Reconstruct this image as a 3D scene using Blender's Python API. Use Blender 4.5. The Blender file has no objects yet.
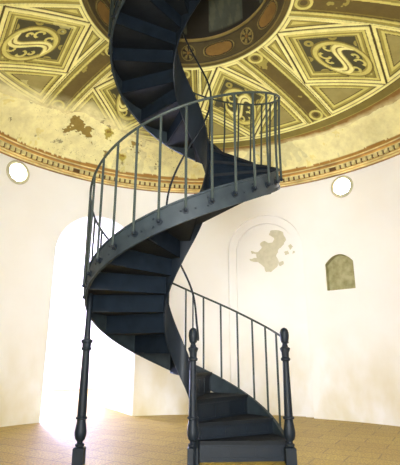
import bpy, bmesh, math, random
import numpy as np
from mathutils import Vector, Matrix
from mathutils.geometry import tessellate_polygon

D = bpy.data
scene = bpy.context.scene
COL = scene.collection
PI = math.pi
RAD = math.radians

# ------------------------------------------------------------------ camera
cam_data = D.cameras.new('camera')
cam = D.objects.new('camera', cam_data)
COL.objects.link(cam)
cam.location = (0, 0, 1.0)
cam.rotation_euler = (PI / 2 + 0.279, 0, 0)
cam_data.sensor_fit = 'HORIZONTAL'
cam_data.sensor_width = 36.0
cam_data.lens = 430.0 / 400.0 * 36.0
cam_data.clip_start = 0.05
scene.camera = cam

# ------------------------------------------------------------------ world, lights, exposure
world = D.worlds.new('World')
scene.world = world
world.use_nodes = True
bgn = world.node_tree.nodes['Background']
bgn.inputs['Color'].default_value = (0.92, 0.95, 1.0, 1)
bgn.inputs['Strength'].default_value = 1.0

DOOR_LIGHT = 330
WINDOW_GLOW = 34.0
ANNEX_DOOR_GLOW = 190.0
ANNEX_FILL_GLOW = 3.0

ld = D.lights.new('entrance_daylight', 'AREA')
ld.shape = 'RECTANGLE'; ld.size = 1.5; ld.size_y = 2.9
ld.energy = DOOR_LIGHT; ld.color = (0.93, 0.97, 1.0)
lo = D.objects.new('entrance_daylight', ld)
lo.location = (0.0, -1.35, 1.6); lo.rotation_euler = (PI / 2, 0, 0)
COL.objects.link(lo)

vs = scene.view_settings
scene.display_settings.display_device = 'sRGB'
vs.view_transform = 'Standard'
vs.look = 'None'
vs.gamma = 1.0
vs.use_curve_mapping = False
vs.exposure = 0.88

# ------------------------------------------------------------------ materials
def srgb(r, g, b):
    def c(v):
        v = v / 255.0
        return v / 12.92 if v <= 0.04045 else ((v + 0.055) / 1.055) ** 2.4
    return (c(r), c(g), c(b), 1)

def material(name, color, rough=0.6, metal=0.0, noise=None, bump=None, spec=None):
    m = D.materials.new(name); m.use_nodes = True
    nt = m.node_tree; b = nt.nodes['Principled BSDF']
    b.inputs['Base Color'].default_value = color
    b.inputs['Roughness'].default_value = rough
    b.inputs['Metallic'].default_value = metal
    if spec is not None: b.inputs['Specular IOR Level'].default_value = spec
    tc = nt.nodes.new('ShaderNodeTexCoord')
    if noise:
        sc_, col2, lo_, hi_ = noise
        n = nt.nodes.new('ShaderNodeTexNoise'); n.inputs['Scale'].default_value = sc_
        n.inputs['Detail'].default_value = 6
        r = nt.nodes.new('ShaderNodeValToRGB')
        r.color_ramp.elements[0].position = lo_; r.color_ramp.elements[0].color = color
        r.color_ramp.elements[1].position = hi_; r.color_ramp.elements[1].color = col2
        nt.links.new(tc.outputs['Object'], n.inputs['Vector'])
        nt.links.new(n.outputs['Fac'], r.inputs['Fac'])
        nt.links.new(r.outputs['Color'], b.inputs['Base Color'])
    if bump:
        n2 = nt.nodes.new('ShaderNodeTexNoise'); n2.inputs['Scale'].default_value = bump[0]
        n2.inputs['Detail'].default_value = 5
        bp = nt.nodes.new('ShaderNodeBump'); bp.inputs['Strength'].default_value = bump[1]
        bp.inputs['Distance'].default_value = 0.02
        nt.links.new(tc.outputs['Object'], n2.inputs['Vector'])
        nt.links.new(n2.outputs['Fac'], bp.inputs['Height'])
        nt.links.new(bp.outputs['Normal'], b.inputs['Normal'])
    return m

def emitter(name, color, strength):
    m = D.materials.new(name); m.use_nodes = True
    nt = m.node_tree; nt.nodes.clear()
    e = nt.nodes.new('ShaderNodeEmission'); o = nt.nodes.new('ShaderNodeOutputMaterial')
    e.inputs['Color'].default_value = color; e.inputs['Strength'].default_value = strength
    nt.links.new(e.outputs[0], o.inputs[0])
    return m

M_WALL = material('white_limewash', srgb(250, 248, 246), 0.9, noise=(1.1, srgb(247, 243, 238), 0.35, 0.7), bump=(9, 0.05))
def damp_stains(m):
    nt = m.node_tree; L = nt.links.new; b = nt.nodes['Principled BSDF']
    src = b.inputs['Base Color'].links[0].from_socket
    tc = nt.nodes.new('ShaderNodeTexCoord'); sp = nt.nodes.new('ShaderNodeSeparateXYZ'); L(tc.outputs['Object'], sp.inputs[0])
    mr = nt.nodes.new('ShaderNodeMapRange'); mr.inputs['From Min'].default_value = 1.5; mr.inputs['From Max'].default_value = 0.0
    L(sp.outputs['Z'], mr.inputs['Value'])
    mp = nt.nodes.new('ShaderNodeMapping'); mp.inputs['Scale'].default_value = (1.2, 1.2, 0.7); L(tc.outputs['Object'], mp.inputs['Vector'])
    n = nt.nodes.new('ShaderNodeTexNoise'); n.inputs['Scale'].default_value = 1.6; n.inputs['Detail'].default_value = 6; L(mp.outputs['Vector'], n.inputs['Vector'])
    r = nt.nodes.new('ShaderNodeMapRange'); r.inputs['From Min'].default_value = 0.38; r.inputs['From Max'].default_value = 0.66; L(n.outputs['Fac'], r.inputs['Value'])
    mu = nt.nodes.new('ShaderNodeMath'); mu.operation = 'MULTIPLY'; L(mr.outputs['Result'], mu.inputs[0]); L(r.outputs['Result'], mu.inputs[1])
    mx = nt.nodes.new('ShaderNodeMix'); mx.data_type = 'RGBA'; L(mu.outputs[0], mx.inputs['Factor']); L(src, mx.inputs['A'])
    mx.inputs['B'].default_value = srgb(226, 214, 178); L(mx.outputs['Result'], b.inputs['Base Color'])
damp_stains(M_WALL)
M_ANNEX = material('annex_whitewash', srgb(240, 236, 240), 0.9)
M_NICHE = material('stucco_niche', srgb(186, 180, 138), 0.95, noise=(9, srgb(146, 140, 94), 0.35, 0.7), bump=(30, 0.4))
M_PATCH = material('bare_plaster', srgb(216, 210, 186), 0.95, noise=(14, srgb(204, 198, 172), 0.35, 0.7))
M_IRON = material('painted_iron', srgb(22, 29, 36), 0.5, 0.0, noise=(7, srgb(17, 23, 29), 0.35, 0.7), bump=(40, 0.05), spec=0.22)
M_TREAD = material('tread_iron', srgb(11, 15, 19), 0.66, 0.0, noise=(10, srgb(18, 23, 27), 0.4, 0.75), bump=(60, 0.15), spec=0.22)
M_RISER = material('riser_iron', srgb(24, 31, 39), 0.95, 0.0, noise=(8, srgb(18, 24, 30), 0.35, 0.7), spec=0.02)
M_STRING = material('stringer_iron', srgb(44, 52, 55), 0.5, 0.0, noise=(9, srgb(30, 37, 41), 0.35, 0.7), spec=0.22)
M_BAL = material('baluster_iron', srgb(50, 57, 52), 0.5, 0.0, spec=0.22)
M_FRAME = material('porthole_frame', srgb(196, 190, 160), 0.7)
M_GLOW = emitter('porthole_glass', (1.0, 0.98, 0.95, 1), WINDOW_GLOW)
M_GLOWD = emitter('annex_door_glass', (0.56, 0.60, 1.0, 1), ANNEX_DOOR_GLOW)
M_FILL = emitter('annex_window_glass', (0.84, 0.87, 1.0, 1), ANNEX_FILL_GLOW)

def floor_material():
    m = D.materials.new('terracotta_floor'); m.use_nodes = True
    nt = m.node_tree; b = nt.nodes['Principled BSDF']; L = nt.links.new
    tc = nt.nodes.new('ShaderNodeTexCoord')
    mp = nt.nodes.new('ShaderNodeMapping'); mp.inputs['Rotation'].default_value = (0, 0, RAD(30))
    L(tc.outputs['Object'], mp.inputs['Vector'])
    br = nt.nodes.new('ShaderNodeTexBrick')
    br.inputs['Scale'].default_value = 1.0
    br.inputs['Brick Width'].default_value = 0.56
    br.inputs['Row Height'].default_value = 0.28
    br.inputs['Mortar Size'].default_value = 0.008
    br.inputs['Mortar Smooth'].default_value = 0.3
    br.inputs['Color1'].default_value = srgb(196, 170, 72)
    br.inputs['Color2'].default_value = srgb(186, 158, 60)
    br.inputs['Mortar'].default_value = srgb(146, 120, 52)
    L(mp.outputs['Vector'], br.inputs['Vector'])
    n = nt.nodes.new('ShaderNodeTexNoise'); n.inputs['Scale'].default_value = 48; n.inputs['Detail'].default_value = 8
    n.inputs['Roughness'].default_value = 0.75
    L(tc.outputs['Object'], n.inputs['Vector'])
    r = nt.nodes.new('ShaderNodeValToRGB')
    r.color_ramp.elements[0].position = 0.36; r.color_ramp.elements[0].color = (0.24, 0.17, 0.08, 1)
    r.color_ramp.elements[1].position = 0.62; r.color_ramp.elements[1].color = (1.12, 1.08, 1.0, 1)
    L(n.outputs['Fac'], r.inputs['Fac'])
    mx = nt.nodes.new('ShaderNodeMix'); mx.data_type = 'RGBA'; mx.blend_type = 'MULTIPLY'
    mx.inputs['Factor'].default_value = 0.9
    L(br.outputs['Color'], mx.inputs['A']); L(r.outputs['Color'], mx.inputs['B'])
    L(mx.outputs['Result'], b.inputs['Base Color'])
    b.inputs['Roughness'].default_value = 0.5
    bp = nt.nodes.new('ShaderNodeBump'); bp.inputs['Strength'].default_value = 0.25; bp.inputs['Distance'].default_value = 0.01
    L(n.outputs['Fac'], bp.inputs['Height']); L(bp.outputs['Normal'], b.inputs['Normal'])
    return m
M_FLOOR = floor_material()

def painted_material(name):
    m = D.materials.new(name); m.use_nodes = True
    nt = m.node_tree; b = nt.nodes['Principled BSDF']; L = nt.links.new
    at = nt.nodes.new('ShaderNodeAttribute'); at.attribute_name = 'paint'
    tc = nt.nodes.new('ShaderNodeTexCoord')
    n = nt.nodes.new('ShaderNodeTexNoise'); n.inputs['Scale'].default_value = 6; n.inputs['Detail'].default_value = 8
    n.inputs['Roughness'].default_value = 0.7
    L(tc.outputs['Object'], n.inputs['Vector'])
    r = nt.nodes.new('ShaderNodeValToRGB')
    r.color_ramp.elements[0].position = 0.35; r.color_ramp.elements[0].color = (0.72, 0.68, 0.55, 1)
    r.color_ramp.elements[1].position = 0.6; r.color_ramp.elements[1].color = (1.05, 1.05, 1.05, 1)
    L(n.outputs['Fac'], r.inputs['Fac'])
    mx = nt.nodes.new('ShaderNodeMix'); mx.data_type = 'RGBA'; mx.blend_type = 'MULTIPLY'
    mx.inputs['Factor'].default_value = 0.5
    L(at.outputs['Color'], mx.inputs['A']); L(r.outputs['Color'], mx.inputs['B'])
    L(mx.outputs['Result'], b.inputs['Base Color'])
    b.inputs['Roughness'].default_value = 0.9
    return m
M_FRESCO = painted_material('painted_vault')

# ------------------------------------------------------------------ mesh helpers
def link(name, me, mat=None, parent=None):
    o = D.objects.new(name, me)
    if mat is not None: me.materials.append(mat)
    COL.objects.link(o)
    if parent is not None: o.parent = parent
    return o

def from_bm(name, bm, mat=None, parent=None, smooth=False):
    me = D.meshes.new(name)
    bmesh.ops.recalc_face_normals(bm, faces=bm.faces)
    bm.to_mesh(me); bm.free()
    if smooth:
        for p in me.polygons: p.use_smooth = True
        try: me.set_sharp_from_angle(angle=RAD(35))
        except Exception: pass
    return link(name, me, mat, parent)

def structure(o):
    o['kind'] = 'structure'; return o

def quads(bm, rings, close_u=False, close_v=False):
    """rings: list of rows of BMVerts"""
    n = len(rings); k = len(rings[0])
    for i in range(n if close_u else n - 1):
        a = rings[i]; b = rings[(i + 1) % n]
        for j in range(k if close_v else k - 1):
            try: bm.faces.new((a[j], a[(j + 1) % k], b[(j + 1) % k], b[j]))
            except ValueError: pass

def sweep_box(bm, sections):
    """each section = 4 points of a quad; makes a closed solid"""
    rings = [[bm.verts.new(p) for p in s] for s in sections]
    quads(bm, rings, close_v=True)
    bm.faces.new(rings[0]); bm.faces.new(list(reversed(rings[-1])))

def tube(bm, pts, rad, seg=8):
    pts = [Vector(p) for p in pts]
    rings = []
    for i, p in enumerate(pts):
        t = (pts[min(i + 1, len(pts) - 1)] - pts[max(i - 1, 0)]).normalized()
        up = Vector((0, 0, 1)) if abs(t.z) < 0.95 else Vector((1, 0, 0))
        a = t.cross(up).normalized(); b = a.cross(t).normalized()
        r = rad[i] if isinstance(rad, (list, tuple)) else rad
        rings.append([bm.verts.new(p + (a * math.cos(q) + b * math.sin(q)) * r)
                      for q in [2 * PI * s / seg for s in range(seg)]])
    quads(bm, rings, close_v=True)
    bm.faces.new(rings[0]); bm.faces.new(list(reversed(rings[-1])))

def lathe(bm, c, prof, seg=20):
    """closed vertical solid of revolution; prof = [(r, z)]"""
    rings = [[bm.verts.new((c[0] + r * math.cos(2 * PI * s / seg), c[1] + r * math.sin(2 * PI * s / seg), c[2] + z))
              for s in range(seg)] for r, z in prof]
    quads(bm, rings, close_v=True)
    bm.faces.new(rings[0]); bm.faces.new(list(reversed(rings[-1])))

def box(bm, c, s, rot=0.0):
    m = Matrix.Translation(c) @ Matrix.Rotation(rot, 4, 'Z') @ Matrix.Diagonal((s[0], s[1], s[2], 1))
    bmesh.ops.create_cube(bm, size=1.0, matrix=m)

def disc_along(bm, c, n, r, h, seg=10, r2=None):
    """short cylinder centred at c along direction n"""
    n = Vector(n).normalized()
    q = n.to_track_quat('Z', 'Y').to_matrix().to_4x4()
    bmesh.ops.create_cone(bm, cap_ends=True, segments=seg, radius1=r, radius2=r if r2 is None else r2, depth=h,
                          matrix=Matrix.Translation(c) @ q)

# ------------------------------------------------------------------ the round room
CX, CY, R0 = 0.035, 4.35, 3.83      # centre and inner radius of the wall
ZC = 4.16                           # underside of the cornice
TH = 1.57                           # thickness of the wall

def on_wall(az, r=R0):
    a = RAD(az); return CX + r * math.cos(a), CY + r * math.sin(a)

# floor (one slab under rotunda and annex)
bm = bmesh.new(); box(bm, (-1.5, 6.0, -0.10), (22, 24, 0.20))
structure(from_bm('floor', bm, M_FLOOR))

def arch_cutter(az, half, spring, rise, r_in, r_out, z0=-0.05, seg=24, low=False):
    """radial prism with round head at azimuth az, between radii r_in and r_out"""
    a = RAD(az); d = Vector((math.cos(a), math.sin(a), 0)); s = Vector((-math.sin(a), math.cos(a), 0))
    prof = [(half, z0), (half, spring)]
    prof += [(half * math.cos(PI * i / seg), spring + rise * math.sin(PI * i / seg)) for i in range(1, seg)]
    if low: prof = prof[:2] + [(half * (1 - 2 * i / seg), spring + rise * (1 - (1 - 2 * i / seg) ** 2)) for i in range(1, seg)]
    prof += [(-half, spring), (-half, z0)]
    bm = bmesh.new()
    rows = []
    for rr in (r_in, r_out):
        rows.append([bm.verts.new(Vector((CX, CY, 0)) + d * rr + s * x + Vector((0, 0, z))) for x, z in prof])
    quads(bm, rows, close_v=True)
    bm.faces.new(rows[0]); bm.faces.new(list(reversed(rows[1])))
    bmesh.ops.recalc_face_normals(bm, faces=bm.faces)
    me = D.meshes.new('cut'); bm.to_mesh(me); bm.free()
    o = D.objects.new('cut', me); COL.objects.link(o)
    return o

def round_cutter(az, z, rad, r_in, r_out):
    a = RAD(az); bm = bmesh.new()
    c = Vector((*on_wall(az, (r_in + r_out) / 2), z))
    disc_along(bm, c, (math.cos(a), math.sin(a), 0), rad, r_out - r_in, 40)
    me = D.meshes.new('cut'); bm.to_mesh(me); bm.free()
    o = D.objects.new('cut', me); COL.objects.link(o)
    return o

ARCH_AZ, ARCH_H = 119.75, 0.765
NICHE_AZ = 71.75
PORTS = [(143.5, 3.93), (48.7, 3.93), (96.2, 3.93), (3.0, 3.93), (190.0, 3.93), (232.0, 3.93), (315.0, 3.93)]
PORTS = [(143.5, 3.94), (48.7, 3.93), (3.0, 3.93), (190.0, 3.93), (232.0, 3.93), (315.0, 3.93)]  # all after the first two are out of view, added for ambient light
PORT_R = 0.16

N = 288
bm = bmesh.new()
prof = [(R0, -0.02), (R0, ZC + 0.45), (R0 + TH, ZC + 0.45), (R0 + TH, -0.02)]
rows = []
for i in range(N):
    a = 2 * PI * i / N
    rows.append([bm.verts.new((CX + r * math.cos(a), CY + r * math.sin(a), z)) for r, z in prof])
quads(bm, rows, close_u=True, close_v=True)
wall = from_bm('wall_round', bm, M_WALL)
structure(wall)
cutters = [
    arch_cutter(ARCH_AZ, ARCH_H, 2.74, 0.765, R0 - 0.6, R0 + TH + 0.6),
    arch_cutter(270, 0.80, 2.55, 0.80, R0 - 0.6, R0 + TH + 0.6),
    arch_cutter(NICHE_AZ, 0.715, 2.92, 0.72, R0 - 0.5, R0 + 0.05, z0=-0.03),
    arch_cutter(NICHE_AZ, 0.575, 2.93, 0.56, R0 - 0.5, R0 + 0.12, z0=-0.035),
    arch_cutter(51.5, 0.250, 2.56, 0.15, R0 - 0.5, R0 + 0.13, z0=2.09, seg=16, low=True),
] + [round_cutter(az, z, PORT_R, R0 - 0.3, R0 + 0.34) for az, z in PORTS]
for c in cutters:
    md = wall.modifiers.new('b', 'BOOLEAN'); md.operation = 'DIFFERENCE'; md.solver = 'EXACT'; md.object = c
bpy.context.view_layer.update()
dg = bpy.context.evaluated_depsgraph_get()
me = D.meshes.new_from_object(wall.evaluated_get(dg))
wall.modifiers.clear(); wall.data = me
for c in cutters: D.objects.remove(c, do_unlink=True)

# portholes: frame ring + glass
n_win = 0
for az, z in PORTS:
    n_win += 1
    a = RAD(az); d = Vector((math.cos(a), math.sin(a), 0)); s = Vector((-math.sin(a), math.cos(a), 0)); up = Vector((0, 0, 1))
    root = D.objects.new('window_%d' % n_win, None); COL.objects.link(root)
    c = Vector((*on_wall(az, R0), z)); root.location = c
    structure(root)
    bm = bmesh.new(); rows = []
    pr = [(PORT_R + 0.035, -0.012), (PORT_R + 0.02, -0.03), (PORT_R - 0.005, -0.022), (PORT_R - 0.008, 0.10), (PORT_R + 0.0, 0.13), (PORT_R + 0.035, 0.015)]
    pr = [(PORT_R + 0.048, 0.004), (PORT_R + 0.046, -0.020), (PORT_R + 0.026, -0.034), (PORT_R - 0.006, -0.024), (PORT_R - 0.010, 0.09), (PORT_R - 0.001, 0.09), (PORT_R - 0.001, 0.004)]
    for i in range(40):
        t = 2 * PI * i / 40
        rows.append([bm.verts.new(d * x + (s * math.cos(t) + up * math.sin(t)) * r) for r, x in pr])
    quads(bm, rows, close_u=True, close_v=True)
    from_bm('window_frame', bm, M_FRAME, root, smooth=True)
    bm = bmesh.new(); disc_along(bm, d * 0.075, d, PORT_R - 0.012, 0.012, 40)
    from_bm('window_glass', bm, M_GLOW, root)

# lining of the small arched recess in the right wall
a = RAD(51.5); d = Vector((math.cos(a), math.sin(a), 0)); s = Vector((-math.sin(a), math.cos(a), 0))
bm = bmesh.new()
seg = 16
def niche_prof(h, z0, spring, rise):
    return [(h, z0), (h, spring)] + [(h * (1 - 2 * i / seg), spring + rise * (1 - (1 - 2 * i / seg) ** 2)) for i in range(1, seg)] + [(-h, spring), (-h, z0)]
rows = []
for rr, sh in ((R0 + 0.010, 0.001), (R0 + 0.125, 0.001), (R0 + 0.12, 0.012)):
    rows.append([bm.verts.new(Vector((CX, CY, 0)) + d * rr + s * x + Vector((0, 0, z)))
                 for x, z in niche_prof(0.250 - sh, 2.09 + sh, 2.56, 0.15 - sh)])
quads(bm, rows, close_v=True)
bm.faces.new(rows[2])
lin = from_bm('trim_2', bm, M_NICHE); structure(lin)

# peeled plaster patch on the back of the blind arch
a = RAD(NICHE_AZ); d = Vector((math.cos(a), math.sin(a), 0)); s = Vector((-math.sin(a), math.cos(a), 0))
PATCH = [  # outline in photo pixels, converted to local metres on the back panel below
    (270, 231), (276, 230), (283, 232), (286, 240), (282, 246), (278, 250), (276, 256), (279, 262), (277, 267),
    (271, 272), (266, 272), (263, 266), (258, 262), (251, 261), (249, 259), (257, 258), (256, 254), (252, 254), (251, 251),
    (258, 252), (262, 247), (260, 244), (264, 241), (268, 243), (273, 242), (274, 238), (269, 235)]
BITS = [[(288, 246), (291, 244), (293, 247), (290, 250)], [(284, 252), (288, 250), (289, 254), (285, 255)],
        [(278, 263), (283, 261), (284, 264), (280, 266)], [(292, 250), (295, 252), (293, 254)]]
def px_on_panel(u, v, rr):
    f, p = 430.0, 0.279
    x = (u - 200) / f; b = (232.5 - v) / f
    ray = Vector((x, math.cos(p) - b * math.sin(p), math.sin(p) + b * math.cos(p)))
    o = Vector((0, 0, 1)); pc = Vector((CX, CY, 0)) + d * rr
    t = (pc - o).dot(d) / ray.dot(d)
    return o + ray * t
bm = bmesh.new()
random.seed(4)
for poly in [PATCH] + BITS:
    pts = []
    k = len(poly)
    for i in range(k):
        u0, v0 = poly[i]; u1, v1 = poly[(i + 1) % k]
        for q in range(3):
            t = q / 3
            jit = 0.0 if q == 0 else 0.6
            pts.append(px_on_panel(u0 + (u1 - u0) * t + random.uniform(-jit, jit), v0 + (v1 - v0) * t + random.uniform(-jit, jit), R0 + 0.1165))
    fr = [bm.verts.new(p) for p in pts]; bk = [bm.verts.new(p + d * 0.003) for p in pts]
    flat = [Vector((p.dot(s), p.z, 0)) for p in pts]
    for tri_ in tessellate_polygon([flat]):
        try: bm.faces.new([fr[i] for i in tri_])
        except ValueError: pass
    for i in range(len(fr)):
        bm.faces.new((fr[i], fr[(i + 1) % len(fr)], bk[(i + 1) % len(fr)], bk[i]))
pt = from_bm('trim_3', bm, M_PATCH); structure(pt)

# annex beyond the open archway
a = RAD(ARCH_AZ); AD = Vector((math.cos(a), math.sin(a), 0)); AS = Vector((-math.sin(a), math.cos(a), 0))
AO = Vector((CX, CY, 0)) + AD * R0
def annex_box(name, along, lat, z, mat, kind='structure', parent=None):
    """box between two values on each annex axis (along passage, to its left, up)"""
    bm = bmesh.new()
    vv = []
    for i in (0, 1):
        for j in (0, 1):
            for k in (0, 1):
                vv.append(bm.verts.new(AO + AD * along[i] + AS * lat[j] + Vector((0, 0, z[k]))))
    for f in ((0, 1, 3, 2), (4, 6, 7, 5), (0, 4, 5, 1), (2, 3, 7, 6), (0, 2, 6, 4), (1, 5, 7, 3)):
        bm.faces.new([vv[i] for i in f])
    o = from_bm(name, bm, mat, parent)
    if parent is None: o['kind'] = kind
    return o
A0, A1, LR, LL, AH = TH - 0.35, 6.6, -2.0, 2.6, 3.9
annex_box('wall_annex_right', (A0, A1), (LR - 0.2, LR), (0, AH), M_ANNEX)
annex_box('wall_annex_left', (A0, A1), (LL, LL + 0.2), (0, AH), M_ANNEX)
annex_box('wall_annex_end', (A1, A1 + 0.2), (LR - 0.2, LL + 0.2), (0, AH), M_ANNEX)
annex_box('ceiling_annex', (A0, A1 + 0.2), (LR - 0.2, LL + 0.2), (AH, AH + 0.2), M_ANNEX)
g = annex_box('door_1', (A1 - 0.03, A1 + 0.0), (0.2, 0.8), (0.0, 3.2), M_FRAME)
annex_box('door_pane', (A1 - 0.04, A1 - 0.03), (0.25, 0.75), (0.05, 3.15), M_GLOWD, parent=g)
g = annex_box('window_7', (A0 + 1.2, A1 - 0.6), (LL - 0.03, LL), (0.9, 3.2), M_FRAME)  # unseen glowing panel on the left, added to brighten the annex walls
annex_box('window_pane', (A0 + 1.25, A1 - 0.65), (LL - 0.04, LL - 0.03), (0.95, 3.15), M_FILL, parent=g)

# ------------------------------------------------------------------ cornice
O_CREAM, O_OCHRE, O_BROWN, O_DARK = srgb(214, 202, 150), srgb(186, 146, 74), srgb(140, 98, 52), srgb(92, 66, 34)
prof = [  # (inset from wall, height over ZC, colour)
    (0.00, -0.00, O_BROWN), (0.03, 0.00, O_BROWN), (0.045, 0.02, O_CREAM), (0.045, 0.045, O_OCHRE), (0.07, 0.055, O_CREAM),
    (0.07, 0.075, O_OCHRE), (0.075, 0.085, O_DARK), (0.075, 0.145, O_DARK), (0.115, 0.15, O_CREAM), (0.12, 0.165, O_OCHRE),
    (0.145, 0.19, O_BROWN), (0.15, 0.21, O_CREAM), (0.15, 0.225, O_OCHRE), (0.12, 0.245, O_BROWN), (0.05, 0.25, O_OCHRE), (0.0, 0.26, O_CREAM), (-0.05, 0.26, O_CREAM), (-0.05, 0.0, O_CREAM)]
def paint(me, cols):
    at = me.color_attributes.new('paint', 'FLOAT_COLOR', 'POINT')
    at.data.foreach_set('color', np.asarray(cols, dtype=np.float32).ravel())
NC = 360
verts = []; cols = []; faces = []
rng = random.Random(2)
P_ = len(prof)
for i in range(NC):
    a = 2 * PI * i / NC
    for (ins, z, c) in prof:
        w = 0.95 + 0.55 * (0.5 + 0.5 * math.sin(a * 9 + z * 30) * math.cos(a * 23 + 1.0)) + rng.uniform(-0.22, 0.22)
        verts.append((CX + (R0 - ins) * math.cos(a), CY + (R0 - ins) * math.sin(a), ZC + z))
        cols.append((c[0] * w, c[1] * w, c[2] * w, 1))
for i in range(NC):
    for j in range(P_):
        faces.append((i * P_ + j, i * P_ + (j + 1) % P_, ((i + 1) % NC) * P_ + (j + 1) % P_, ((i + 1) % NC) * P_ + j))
ND = 236
for i in range(ND):   # dentils
    a = 2 * PI * i / ND; da = 2 * PI / ND * 0.31
    if rng.random() < 0.04: continue
    b0 = len(verts)
    for aa in (a - da, a + da):
        for rr in (R0 - 0.07, R0 - 0.112):
            for zz in (0.084, 0.147):
                verts.append((CX + rr * math.cos(aa), CY + rr * math.sin(aa), ZC + zz))
                w = rng.uniform(0.85, 1.05); cols.append((O_CREAM[0] * w * 1.1, O_CREAM[1] * w * 1.1, O_CREAM[2] * w, 1))
    for f in ((0, 1, 3, 2), (4, 6, 7, 5), (0, 4, 5, 1), (2, 3, 7, 6), (0, 2, 6, 4), (1, 5, 7, 3)):
        faces.append(tuple(b0 + k for k in f))
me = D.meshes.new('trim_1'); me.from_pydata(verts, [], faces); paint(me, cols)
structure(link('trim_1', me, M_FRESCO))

# ------------------------------------------------------------------ painted vault
C1x, C1y, RO = -0.18, 4.5, 1.27
ZV0, HV = 4.40, 1.065
NR = 430
azs = np.concatenate([np.linspace(-25, 205, 1500, endpoint=False), np.linspace(205, 335, 240, endpoint=False)])
NA = len(azs)
ss = np.linspace(0, 1, NR)
AZ, S = np.meshgrid(azs, ss, indexing='ij')
rr = R0 + (RO - R0) * S
# eight bays
az = np.mod(AZ - 1.3, 360)
k = np.where(az < 185.4, az / 46.35, 4 + (az - 185.4) / 43.65)
span = np.where(az < 185.4, 46.35, 43.65)
bay = np.floor(k); loc = (k - bay - 0.5) * span           # degrees from bay centre
half = span / 2
def smooth_noise(x, y, seed, n=7):
    r_ = np.random.RandomState(seed); out = np.zeros_like(x)
    for i in range(n * 4):
        f = 1.0 * 1.7 ** (i % n) ; ph = r_.rand(2) * 6.28; ang = r_.rand() * 6.28
        out += np.sin((x * np.cos(ang) + y * np.sin(ang)) * f * 2.0 + ph[0]) / (1.35 ** (i % n))
    return out / 6.0
Xn = rr * np.cos(np.radians(AZ)); Yn = rr * np.sin(np.radians(AZ))
n1 = smooth_noise(Xn, Yn, 1); n2 = smooth_noise(Xn, Yn, 5); n3 = smooth_noise(Xn * 2.5, Yn * 2.5, 9)
d_rib = rr * np.sin(np.radians(half - np.abs(loc)))       # metres from rib centreline
CREAM = np.array(srgb(214, 204, 116)[:3]); LIGHT = np.array(srgb(242, 235, 158)[:3]); MID = np.array(srgb(162, 150, 74)[:3])
OCH = np.array(srgb(136, 122, 56)[:3]); BRN = np.array(srgb(92, 78, 34)[:3]); GRD = np.array(srgb(78, 74, 46)[:3])
FIELD = np.array(srgb(158, 146, 86)[:3]); PLAS = np.array(srgb(250, 243, 184)[:3]); RUST = np.array(srgb(150, 112, 52)[:3])
col = np.zeros(rr.shape + (3,)); hgt = np.zeros(rr.shape)
def put(mask, c, h=None):
    col[mask] = c
    if h is not None: hgt[mask] = h
def frames(mask, t, scale=1.0, end=CREAM):
    """nested painted mouldings; t = metres inwards from the outer edge"""
    for lo_, hi_, c, h in ((-1, .016, BRN, 0), (.016, .062, LIGHT, .015), (.062, .078, BRN, .005),
                           (.078, .115, MID, .0), (.115, .155, CREAM, -.003),
                           (.155, .170, BRN, -.006), (.170, 9, end, -.010)):
        put(mask & (t >= lo_ * scale) & (t < hi_ * scale), c, h)
# field coordinates
RI, RE = 1.38, 3.16
rc, hb, ha = 2.27, 0.88, 16.8
tt = (rr - rc)
hb_ = np.where(tt > 0, 0.88, 0.90)
px_ = rr * np.sin(np.radians(loc)); py_ = rr * np.cos(np.radians(loc)) - 2.27
m = np.abs(px_) / 0.69 + np.abs(py_) / np.where(py_ > 0, 0.90, 0.90)
d_dia = (m - 1) * 0.53                                   # approx metres outside diamond edge
d_edge = np.minimum.reduce([d_rib - 0.24, RE - rr, rr - RI, np.abs(d_dia)])
tri = (d_dia > 0)
frames(tri, np.minimum.reduce([d_rib - 0.23, RE - rr, rr - RI, d_dia]), 0.85, FIELD)
# diamond frames
for lo_, hi_, c, h in ((.0, .025, BRN, .0), (.025, .115, LIGHT, .02), (.115, .135, BRN, .01), (.135, .20, CREAM, .01), (.20, .215, BRN, .0),
                       (.215, .275, MID, -.005), (.275, .33, CREAM, -.01), (.33, .345, BRN, -.012), (.345, .38, MID, -.015), (.38, 2, GRD, -.02)):
    mm = 1 - m
    put((mm >= lo_) & (mm < hi_), c, h)
# S ornament in an ellipse
ex = rr * np.sin(np.radians(loc)) / 0.262; ey = (rr - 2.42) / 0.455
er = np.sqrt(ex ** 2 + ey ** 2); inside = (1 - m) >= .40
put((er < 1.05) & (er > 0.98), OCH, -.025); put((er <= 0.98) & (er > 0.84), CREAM, -.01); put((er <= .84) & (er > .79), MID, -.02)
X_ = ex * np.ones_like(ex); flip = np.where(np.mod(bay, 2) == 0, 1.0, 1.0)
# S curve: two half loops
sc = 0.42 * np.sin(np.clip(ex, -1, 1) * PI)
sd = np.abs(ey - sc) / np.sqrt(1 + (0.42 * PI * np.cos(ex * PI)) ** 2 * 0.8)
put((er < .86) & (sd < 0.20), MID, -.010); put((er < .86) & (sd < 0.165), LIGHT, -.004); put((er < .8) & (sd < 0.03), OCH, -.010)
for sg in (1, -1):
    for (qx, qy, q0) in ((-.30, .50, .17), (.22, .62, .13), (-.52, .22, .10)):
        q = np.sqrt((ex - sg * qx) ** 2 + (ey - sg * qy) ** 2)
        put((er < .84) & (sd > .17) & (np.abs(q - q0) < 0.05) & ((ex - sg * qx) * sg < q0 * .5), CREAM, -.012)
for (qx, qy) in ((1.0, .78), (-1.0, .78), (1.0, -.78), (-1.0, -.78), (.0, 1.22), (.0, -1.20), (1.32, 0.0), (-1.32, 0.0)):
    q = np.sqrt((ex - qx) ** 2 * 0.5 + (ey - qy) ** 2)
    put(inside & (er > 1.05) & (q < .15) & (q > .05), MID, -.02)
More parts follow.
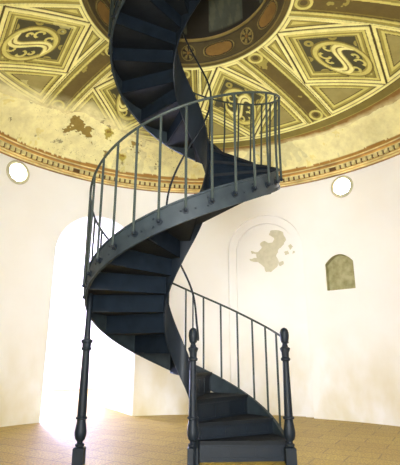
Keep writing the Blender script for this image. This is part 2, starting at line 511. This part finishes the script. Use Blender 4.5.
# ribs
rib_end = 3.18
for lo_, hi_, c, h in ((0, .115, OCH, .0), (.115, .128, BRN, .01), (.128, .16, CREAM, .03), (.16, .172, OCH, .01), (.172, .205, MID, .02), (.205, .22, BRN, .0), (.22, .235, LIGHT, .02)):
    put((d_rib >= lo_) & (d_rib < hi_) & (rr < rib_end), c, h)
pan = (d_rib < .10) & (rr < 2.98) & (rr > 1.60)
put(pan, BRN * 1.25, 0); put(pan & (n3 + n2 > .7), MID, 0)
for q0 in (1.50, 3.05):
    q = np.sqrt(d_rib ** 2 + (rr - q0) ** 2)
    put((q < .11) & (q > .075), CREAM, .01); put((q < .045), BRN, .0)
# upper border at ring and lower border of the bays
put((rr < 1.38) & (rr > 1.345), LIGHT, .02); put(rr <= 1.345, BRN, 0)
put((rr >= RE) & (rr < RE + .03), LIGHT, .02); put((rr >= RE + .03) & (rr < RE + .05), BRN, 0)
put((rr >= RE + .05) & (rr < RE + .16), OCH * .85, 0); put((rr >= RE + .16) & (rr < RE + .18), MID, 0)
rb = (rr >= RE + .17) & (rr < RE + .6); put(rb, RUST * .85, 0); put(rb & (n3 > .6), OCH * .9, 0)
# plaster losses round the foot of the vault; much deeper on the left
azr = AZ
deep = np.interp(np.mod(azr, 360), [0, 60, 70, 88, 105, 120, 131, 137, 143, 150, 156, 180, 220, 360], [3.49, 3.43, 3.42, 3.46, 3.25, 3.09, 3.0, 3.12, 3.18, 3.28, 3.38, 3.42, 3.45, 3.49])
edge = deep + n1 * 0.045 + n2 * 0.03 + 0.035 * n3
lost = rr > edge
w = np.clip((rr - edge) / 0.5, 0, 1)
tone = (1 + 0.10 * n3)[..., None]
pcol = PLAS * tone
pcol = np.where((n2 > .55)[..., None], PLAS * 0.82, pcol)
col[lost] = pcol[lost]; hgt[lost] = -0.012 + 0.004 * n3[lost]
rim = (rr > edge - .05 - .05 * n3) & (~lost) & (n2 > -.3)
col[rim] = (RUST * tone)[rim]
# islands of old paint left on the bare plaster
leftside = (np.mod(azr, 360) > 95) & (np.mod(azr, 360) < 235)
isl = lost & leftside & (n1 + 1.0 * n3 > 0.85 ) & (rr < 3.72)
col[isl] = (np.where((n3 > 0.9)[..., None], RUST * .55 + OCH * .45, MID * 1.3) * tone)[isl]
low = (rr > 3.815 + 0.008 * n3); col[low] = (RUST * 1.4 * tone)[low]
# paint fading out towards the losses, most on the left
fade = np.clip(1 - (edge - rr) / (0.08 + 0.26 * np.clip((np.mod(azr, 360) - 85) / 30, 0, 1) * (np.mod(azr, 360) < 230)), 0, 1) * (~lost)
fade = np.clip(fade * (1.1 + 0.9 * n3), 0, 1)[..., None] * 0.85
col = col * (1 - fade) + pcol * fade * 0.93
isl2 = lost & leftside & (n2 - 1.2 * n3 > 1.0) & (rr > edge + .1) & (rr < 3.7)
col[isl2] = (RUST * .5 + MID * .5) * tone[isl2]
n4 = smooth_noise(Xn * 7, Yn * 7, 33); n5 = smooth_noise(Xn * 11, Yn * 11, 41)
spk = leftside & (rr > edge - .16) & (rr < 3.78) & (n4 + .7 * n5 > 1.25 - .5 * np.exp(-((rr - edge) / .15) ** 2) - .35 * np.exp(-((rr - 3.72) / .1) ** 2))
col[spk] = col[spk] * .35 + (BRN * 1.5) * .65
crk = leftside & lost & (np.abs(n4) < .018) & (n1 > -.1); col[crk] = col[crk] * .5 + OCH * .5
mot = lost & (n3 > .55); col[mot] = col[mot] * np.array([.93, .90, .72])
# worn highlights over the painted part
wear = (~lost) & (n3 + n2 > 1.25); col[wear] = col[wear] * 0.55 + LIGHT * 0.45
zz = ZV0 + HV * np.sqrt(np.clip(1 - (rr / R0) ** 2, 0, 1)) - hgt
rad_in = rr
cxx = CX + (C1x - CX) * S; cyy = CY + (C1y - CY) * S
V = np.stack([cxx + rad_in * np.cos(np.radians(AZ)), cyy + rad_in * np.sin(np.radians(AZ)), zz], -1).reshape(-1, 3)
idx = np.arange(NA * NR).reshape(NA, NR)
a_, b_ = idx, np.roll(idx, -1, axis=0)
Q = np.stack([a_[:, :-1], a_[:, 1:], b_[:, 1:], b_[:, :-1]], -1).reshape(-1, 4)
me = D.meshes.new('ceiling')
me.vertices.add(len(V)); me.vertices.foreach_set('co', V.astype(np.float32).ravel())
me.loops.add(Q.size); me.loops.foreach_set('vertex_index', Q.astype(np.int32).ravel())
me.polygons.add(len(Q)); me.polygons.foreach_set('loop_start', (np.arange(len(Q)) * 4).astype(np.int32))
me.polygons.foreach_set('loop_total', np.full(len(Q), 4, dtype=np.int32))
me.update(calc_edges=True)
paint(me, np.concatenate([np.clip(col, 0, 1), np.ones(col.shape[:2] + (1,))], -1).reshape(-1, 4))
structure(link('ceiling', me, M_FRESCO))

# frieze ring round the oculus (slanting, with cartouches and rosettes)
NF, NG = 1000, 48
AZ, S = np.meshgrid(np.linspace(0, 360, NF, endpoint=False), np.linspace(0, 1, NG), indexing='ij')
per = 46.35
q = np.mod(AZ - 66.9 + per / 2, per) - per / 2            # 0 at cartouche centre, +-23 at rosettes
rr = 1.30 + (1.13 - 1.30) * S
zz = ZV0 + HV * math.sqrt(1 - (1.30 / R0) ** 2) + 0.33 * S
col = np.zeros(rr.shape + (3,)); hgt = np.zeros(rr.shape)
v = (S - 0.5) * 0.36; u = np.radians(q) * 1.22; ur = np.radians(per / 2 - np.abs(q)) * 1.22
F0 = np.array(srgb(76, 64, 32)[:3]); F1 = np.array(srgb(128, 96, 40)[:3]); F2 = np.array(srgb(130, 114, 58)[:3]); F3 = np.array(srgb(58, 48, 28)[:3])
def put2(mask, c, h): col[mask] = c; hgt[mask] = h
put2(np.ones_like(S, bool), F0, 0)
put2(np.abs(v) > .155, F2, .02); put2((np.abs(v) < .155) & (np.abs(v) > .135), F3, .0)
e = (np.abs(u) / .26) ** 2.6 + (np.abs(v) / .098) ** 2.6
put2(e < 1, F2, .015); put2(e < .8, F3, .0); put2(e < .62, F1, .012)
er = np.hypot(ur, v)
put2(er < .115, F2, .012); put2(er < .097, F3, 0)
put2((er < .09) & (np.cos(np.arctan2(v, ur) * 6) > -.2) & (er > .03), F2, .02); put2(er < .025, F1, .02)
nx = smooth_noise(AZ / 8, S * 3, 21); col *= (1 + .18 * nx)[..., None]
V = np.stack([C1x + (rr - hgt) * np.cos(np.radians(AZ)), C1y + (rr - hgt) * np.sin(np.radians(AZ)), zz - hgt * .5], -1).reshape(-1, 3)
idx = np.arange(NF * NG).reshape(NF, NG); a_, b_ = idx, np.roll(idx, -1, axis=0)
Q = np.stack([a_[:, :-1], a_[:, 1:], b_[:, 1:], b_[:, :-1]], -1).reshape(-1, 4)
me = D.meshes.new('trim_4'); me.from_pydata(V.tolist(), [], Q.tolist())
paint(me, np.concatenate([np.clip(col, 0, 1), np.ones(col.shape[:2] + (1,))], -1).reshape(-1, 4))
structure(link('trim_4', me, M_FRESCO))

# drum above the oculus with grey painted panels, closed by a shallow cap
ZT = float(zz.max())
NF, NG = 360, 40
verts = []; cols = []; faces = []
K0 = srgb(44, 38, 24); K1 = srgb(84, 86, 70); K2 = srgb(100, 100, 78); K3 = srgb(150, 128, 74)
dr = [(1.13, 0.0), (1.13, .03), (1.16, .031)] + [(1.20, .05 + .85 * i / 16) for i in range(17)] + [(1.15, .92), (1.15, .98), (.9, 1.15), (.6, 1.27), (.3, 1.33), (.0001, 1.35)]
for i in range(NF):
    a = 360 * i / NF; A_ = RAD(a)
    for j, (r, z) in enumerate(dr):
        verts.append((C1x + r * math.cos(A_), C1y + r * math.sin(A_), ZT + z))
        c = K0
        if 4 <= j <= 18:
            qq = (a + 7) % 45
            if 8 < qq < 37 and 6 <= j <= 17: c = K2 if (math.sin(a * .9) + math.cos(z * 9 + a * .2) > .3) else K1
        if j < 2: c = K3
        if j >= 20: c = K0 if (a % 45) < 6 else K1
        cols.append(c)
L_ = len(dr)
for i in range(NF):
    for j in range(L_ - 1):
        faces.append((i * L_ + j, i * L_ + j + 1, ((i + 1) % NF) * L_ + j + 1, ((i + 1) % NF) * L_ + j))
me = D.meshes.new('trim_5'); me.from_pydata(verts, [], faces); paint(me, cols)
structure(link('trim_5', me, M_FRESCO))

# ------------------------------------------------------------------ the spiral staircase
AX, AY = -0.1416, 4.6355
HS, HR = 0.197, 1.1106
def path(th):
    t = (th - 5) / 6
    r = 1.0674 - .0135 * t - .0259 * t * t - .0320 * math.cos(2 * th) + .0044 * math.sin(2 * th)
    if th > 12.6:
        r = max(r, 1.0)
    z = -.1087 + .4846 * th + .0466 * t * t - .0265 * math.cos(th) + .0580 * math.sin(th)
    return r, z
def pol(r, th, z):
    q = min(max((z - 3.2) / 1.3, 0), 1); q = q * q * (3 - 2 * q)
    return Vector((AX + 0.05 * q + r * math.cos(th), AY + r * math.sin(th), z))
def r_in(th):
    t = min(max((th - 0.5) / 1.4, 0), 1); t = t * t * (3 - 2 * t)
    return 0.125 + 0.115 * t
STEP = RAD(25.0); TH0 = RAD(3.0); NSTEP = 30
TH_END = TH0 + STEP * NSTEP
THS = [RAD(a) for a in (3, 26, 49, 75.5, 102, 128, 154.5)]
while len(THS) < 44: THS.append(THS[-1] + RAD(24.3))
THS.append(THS[-1] + RAD(24.3))
NSTEP = sum(1 for t in THS if t < TH_END - 0.1)

stair = D.objects.new('spiral_staircase', None); COL.objects.link(stair)
stair.location = (AX, AY, 0)
stair['label'] = 'dark blue-grey iron spiral staircase winding up into the painted vault'
stair['category'] = 'staircase'
LOC = Vector((AX, AY, 0))
def part(name, bm, mat, parent=stair, smooth=False):
    """parts are built in world space, stored in the space of the staircase"""
    bmesh.ops.translate(bm, verts=bm.verts, vec=-LOC)
    return from_bm(name, bm, mat, parent, smooth)

def tread_z(i):
    z = path(THS[i])[1] + HS + 0.010
    return z

def wedge(bm, th0, th1, z0, z1, ri, ro, n=8):
    rows = []
    for i in range(n + 1):
        th = th0 + (th1 - th0) * i / n
        a, b = ri(th), ro(th)
        rows.append([pol(a, th, z0), pol(b, th, z0), pol(b, th, z1), pol(a, th, z1)])
    sweep_box(bm, rows)

RO_ = lambda th: path(th)[0] - 0.008
RI_ = lambda th: r_in(th) + 0.004
for i in range(NSTEP):
    th = THS[i]; th2 = min(THS[i + 1], TH_END); z = max(tread_z(i), 0.19)
    bm = bmesh.new()
    wedge(bm, th - 0.022, th2 + 0.012, z - 0.014, z, RI_, RO_)
    # folded nosing under the front edge
    wedge(bm, th - 0.022, th - 0.004, z - 0.034, z - 0.014, RI_, RO_, 2)
    part('tread', bm, M_TREAD)
    zp = 0.0 if i == 0 else max(tread_z(i - 1), 0.19) - 0.014
    bm = bmesh.new()
    rows = []
    tt_ = 0.010
    d_ = Vector((math.cos(th), math.sin(th), 0)); n_ = Vector((-math.sin(th), math.cos(th), 0))
    a0 = pol(RI_(th), th, z) * 1.0; b0 = pol(RO_(th), th, z) * 1.0; a0.z = 0; b0.z = 0
    def slab(p, q, za, zb, off, thick):
        s_ = []
        for e in (p, q):
            s_.append([e + n_ * off + Vector((0, 0, za)), e + n_ * (off + thick) + Vector((0, 0, za)),
                       e + n_ * (off + thick) + Vector((0, 0, zb)), e + n_ * off + Vector((0, 0, zb))])
        sweep_box(bm, s_)
    slab(a0, b0, zp, z - 0.013, 0.0, tt_)
    # raised frame on the riser front
    wdt = (b0 - a0).length
    if z - zp > .12:
        for (f0, f1, h0, h1) in ((.05, .95, .025, .04), (.05, .95, z - zp - .065, z - zp - .05), (.05, .07, .04, z - zp - .065), (.93, .95, .04, z - zp - .065),
                                 (.35, .37, .04, z - zp - .065), (.63, .65, .04, z - zp - .065)):
            slab(a0 + d_ * wdt * f0, a0 + d_ * wdt * f1, zp + h0, zp + h1, -0.007, 0.009)
    part('riser', bm, M_RISER if i > 3 else M_IRON)

# outer stringer: web, flanges, rivets
def band(bm, th0, th1, n, rfun, z0f, z1f, t_in, t_out):
    rows = []
    for i in range(n + 1):
        th = th0 + (th1 - th0) * i / n
        r = rfun(th); a, b = z0f(th), z1f(th)
        rows.append([pol(r - t_in, th, a), pol(r + t_out, th, a), pol(r + t_out, th, b), pol(r - t_in, th, b)])
    sweep_box(bm, rows)
ro = lambda th: path(th)[0]
zl = lambda th: max(path(th)[1] - 0.012, 0.0)
zt = lambda th: max(path(th)[1] + HS, 0.16)
S0 = RAD(-2.5)
NB = 420
bm = bmesh.new()
band(bm, S0, TH_END, NB, ro, zl, zt, 0.007, 0.007)
band(bm, S0, TH_END, NB, ro, lambda t: zt(t) - 0.012, lambda t: zt(t) + 0.006, 0.016, 0.020)
band(bm, S0, TH_END, NB, ro, lambda t: zl(t) - 0.004, lambda t: zl(t) + 0.014, 0.007, 0.018)
th = TH0
k_ = 0; nweb = len(bm.faces)
while th < TH_END:
    r, z = path(th)
    for dth, dz in ((0.055, .060), (0.055, .135), (-0.045, .075)) if k_ % 2 == 0 else ((0.055, .100),):
        if z + dz > 0.1:
            zz_ = path(th + dth)[1] + dz
            disc_along(bm, pol(path(th + dth)[0] + 0.009, th + dth, zz_), (math.cos(th + dth), math.sin(th + dth), 0), 0.012, 0.008, 8, 0.007)
    th += STEP / 2; k_ += 1
bm.faces.ensure_lookup_table()
for f in bm.faces[nweb:]: f.material_index = 1
o = part('outer_stringer', bm, M_STRING, smooth=True)
o.data.materials.append(M_IRON)

# inner stringer
bm = bmesh.new()
S1 = RAD(-62)
def ri2(th):
    if th < 0: return 0.125 + 0.05 * (-th / RAD(62))
    return r_in(th)
zli = lambda th: max(path(max(th, 0))[1] - 0.10 + 0.25 * min(th, 0), 0.0)
zti = lambda th: max(path(max(th, 0))[1] + HS + 0.12 + 0.22 * min(max((th - 5.5) / 2, 0), 1), 0.22)
band(bm, S1, TH_END, NB, ri2, zli, zti, 0.008, 0.006)
band(bm, S1, TH_END, NB, ri2, lambda t: zti(t) - 0.02, lambda t: zti(t) + 0.004, 0.013, 0.006)
part('inner_stringer', bm, M_IRON, smooth=True)

# handrails
NEWEL_O = Vector((0.868, 4.55, 0)); NEWEL_I = Vector((-0.070, 4.55, 0)); POST_W = Vector((-1.160, 4.55, 0))
R_RAIL = 0.035   # the rail and balusters stand outside the stringer
def rail_z(th):
    t = max(0.0, 1 - (th - S0) / 1.0)
    return path(th)[1] + HR + 0.13 * t * t
pts = [NEWEL_O + Vector((0, 0.01, 1.135))]
n = 620
for i in range(n + 1):
    th = RAD(1.5) + (TH_END - RAD(1.5)) * i / n
    pts.append(pol(ro(th) + R_RAIL, th, rail_z(th)))
bm = bmesh.new(); tube(bm, pts, 0.0125, 8); part('handrail', bm, M_BAL, smooth=True)
pts = [NEWEL_I + Vector((0.0, 0.0, 1.17))]
for i in range(n + 1):
    th = RAD(10) + (TH_END - RAD(10)) * i / n
    t = max(0.0, 1 - (th - RAD(10)) / 1.0)
    pts.append(pol(r_in(th), th, path(th)[1] + HR + 0.06 * t * t))
bm = bmesh.new(); tube(bm, pts, 0.0115, 8); part('handrail', bm, M_IRON, smooth=True)

# balusters with collar brackets bolted outside the stringer
th = RAD(9.1)
while th < TH_END - 0.02:
    r, z = path(th); z = max(z, 0.02)
    rb = r + R_RAIL
    top = rail_z(th) - 0.005; foot = z + 0.085
    bm = bmesh.new()
    tube(bm, [pol(rb, th, foot), pol(rb, th, foot + 0.02), pol(rb, th, (foot + top) / 2), pol(rb, th, top)], 0.0120, 8)
    b = part('baluster', bm, M_BAL, smooth=True)
    bm = bmesh.new()
    d_ = (math.cos(th), math.sin(th), 0)
    disc_along(bm, pol(r + 0.012, th, z + 0.085), d_, 0.031, 0.012, 14)
    disc_along(bm, pol(r + 0.028, th, z + 0.085), d_, 0.014, 0.040, 10)
    bmesh.ops.create_uvsphere(bm, u_segments=10, v_segments=6, radius=0.019, matrix=Matrix.Translation(pol(rb, th, z + 0.085)))
    part('bracket', bm, M_IRON, b, smooth=True)
    th += RAD(11.9)
bm = bmesh.new(); th = RAD(70)
tube(bm, [pol(r_in(th), th, path(th)[1] + HS), pol(r_in(th), th, path(th)[1] + HR + .01)], 0.008, 8)
part('baluster', bm, M_IRON, smooth=True)

# newels and the tall support post
def block(bm, c, half, z0, z1, ch=0.008):
    rows = []
    for h, z in ((half, z0), (half, z1 - ch), (half - ch, z1)):
        rows.append([c + Vector((sx * h, sy * h, z)) for sx, sy in ((-1, -1), (1, -1), (1, 1), (-1, 1))])
    rr_ = [[bm.verts.new(p) for p in s] for s in rows]
    quads(bm, rr_, close_v=True); bm.faces.new(rr_[0]); bm.faces.new(list(reversed(rr_[-1])))
VASE = [(.030, .155), (.044, .165), (.044, .182), (.028, .19), (.028, .205), (.046, .225), (.056, .26), (.058, .29), (.050, .34), (.042, .385),
        (.042, .40), (.056, .408), (.056, .422), (.042, .43)]
def newel(c, name='newel_post'):
    bm = bmesh.new(); block(bm, c, 0.050, 0.0, 0.155)
    lathe(bm, c, VASE + [(.040, .50), (.032, .90), (.031, .945), (.046, .955), (.048, .972), (.036, .985), (.038, 1.03), (.050, 1.06), (.052, 1.075), (.032, 1.088), (.026, 1.11)], 20)
    o = part(name, bm, M_IRON, smooth=True)
    bm = bmesh.new()
    lathe(bm, c, [(.022, 1.105), (.026, 1.125), (.037, 1.133), (.043, 1.16), (.047, 1.195), (.046, 1.225), (.040, 1.25), (.028, 1.268), (.010, 1.278)], 20)
    part('finial', bm, M_IRON, o, smooth=True)
    return o
newel(NEWEL_O); newel(NEWEL_I)
bm = bmesh.new(); block(bm, POST_W, 0.052, 0.0, 0.155)
lathe(bm, POST_W, VASE + [(.045, .50), (.036, 1.02), (.036, 1.05), (.050, 1.06), (.052, 1.075), (.044, 1.085), (.046, 1.12), (.058, 1.135), (.058, 1.155), (.034, 1.165), (.029, 1.25), (.026, 1.70), (.012, 1.72)], 20)
o = part('support_post', bm, M_IRON, smooth=True)
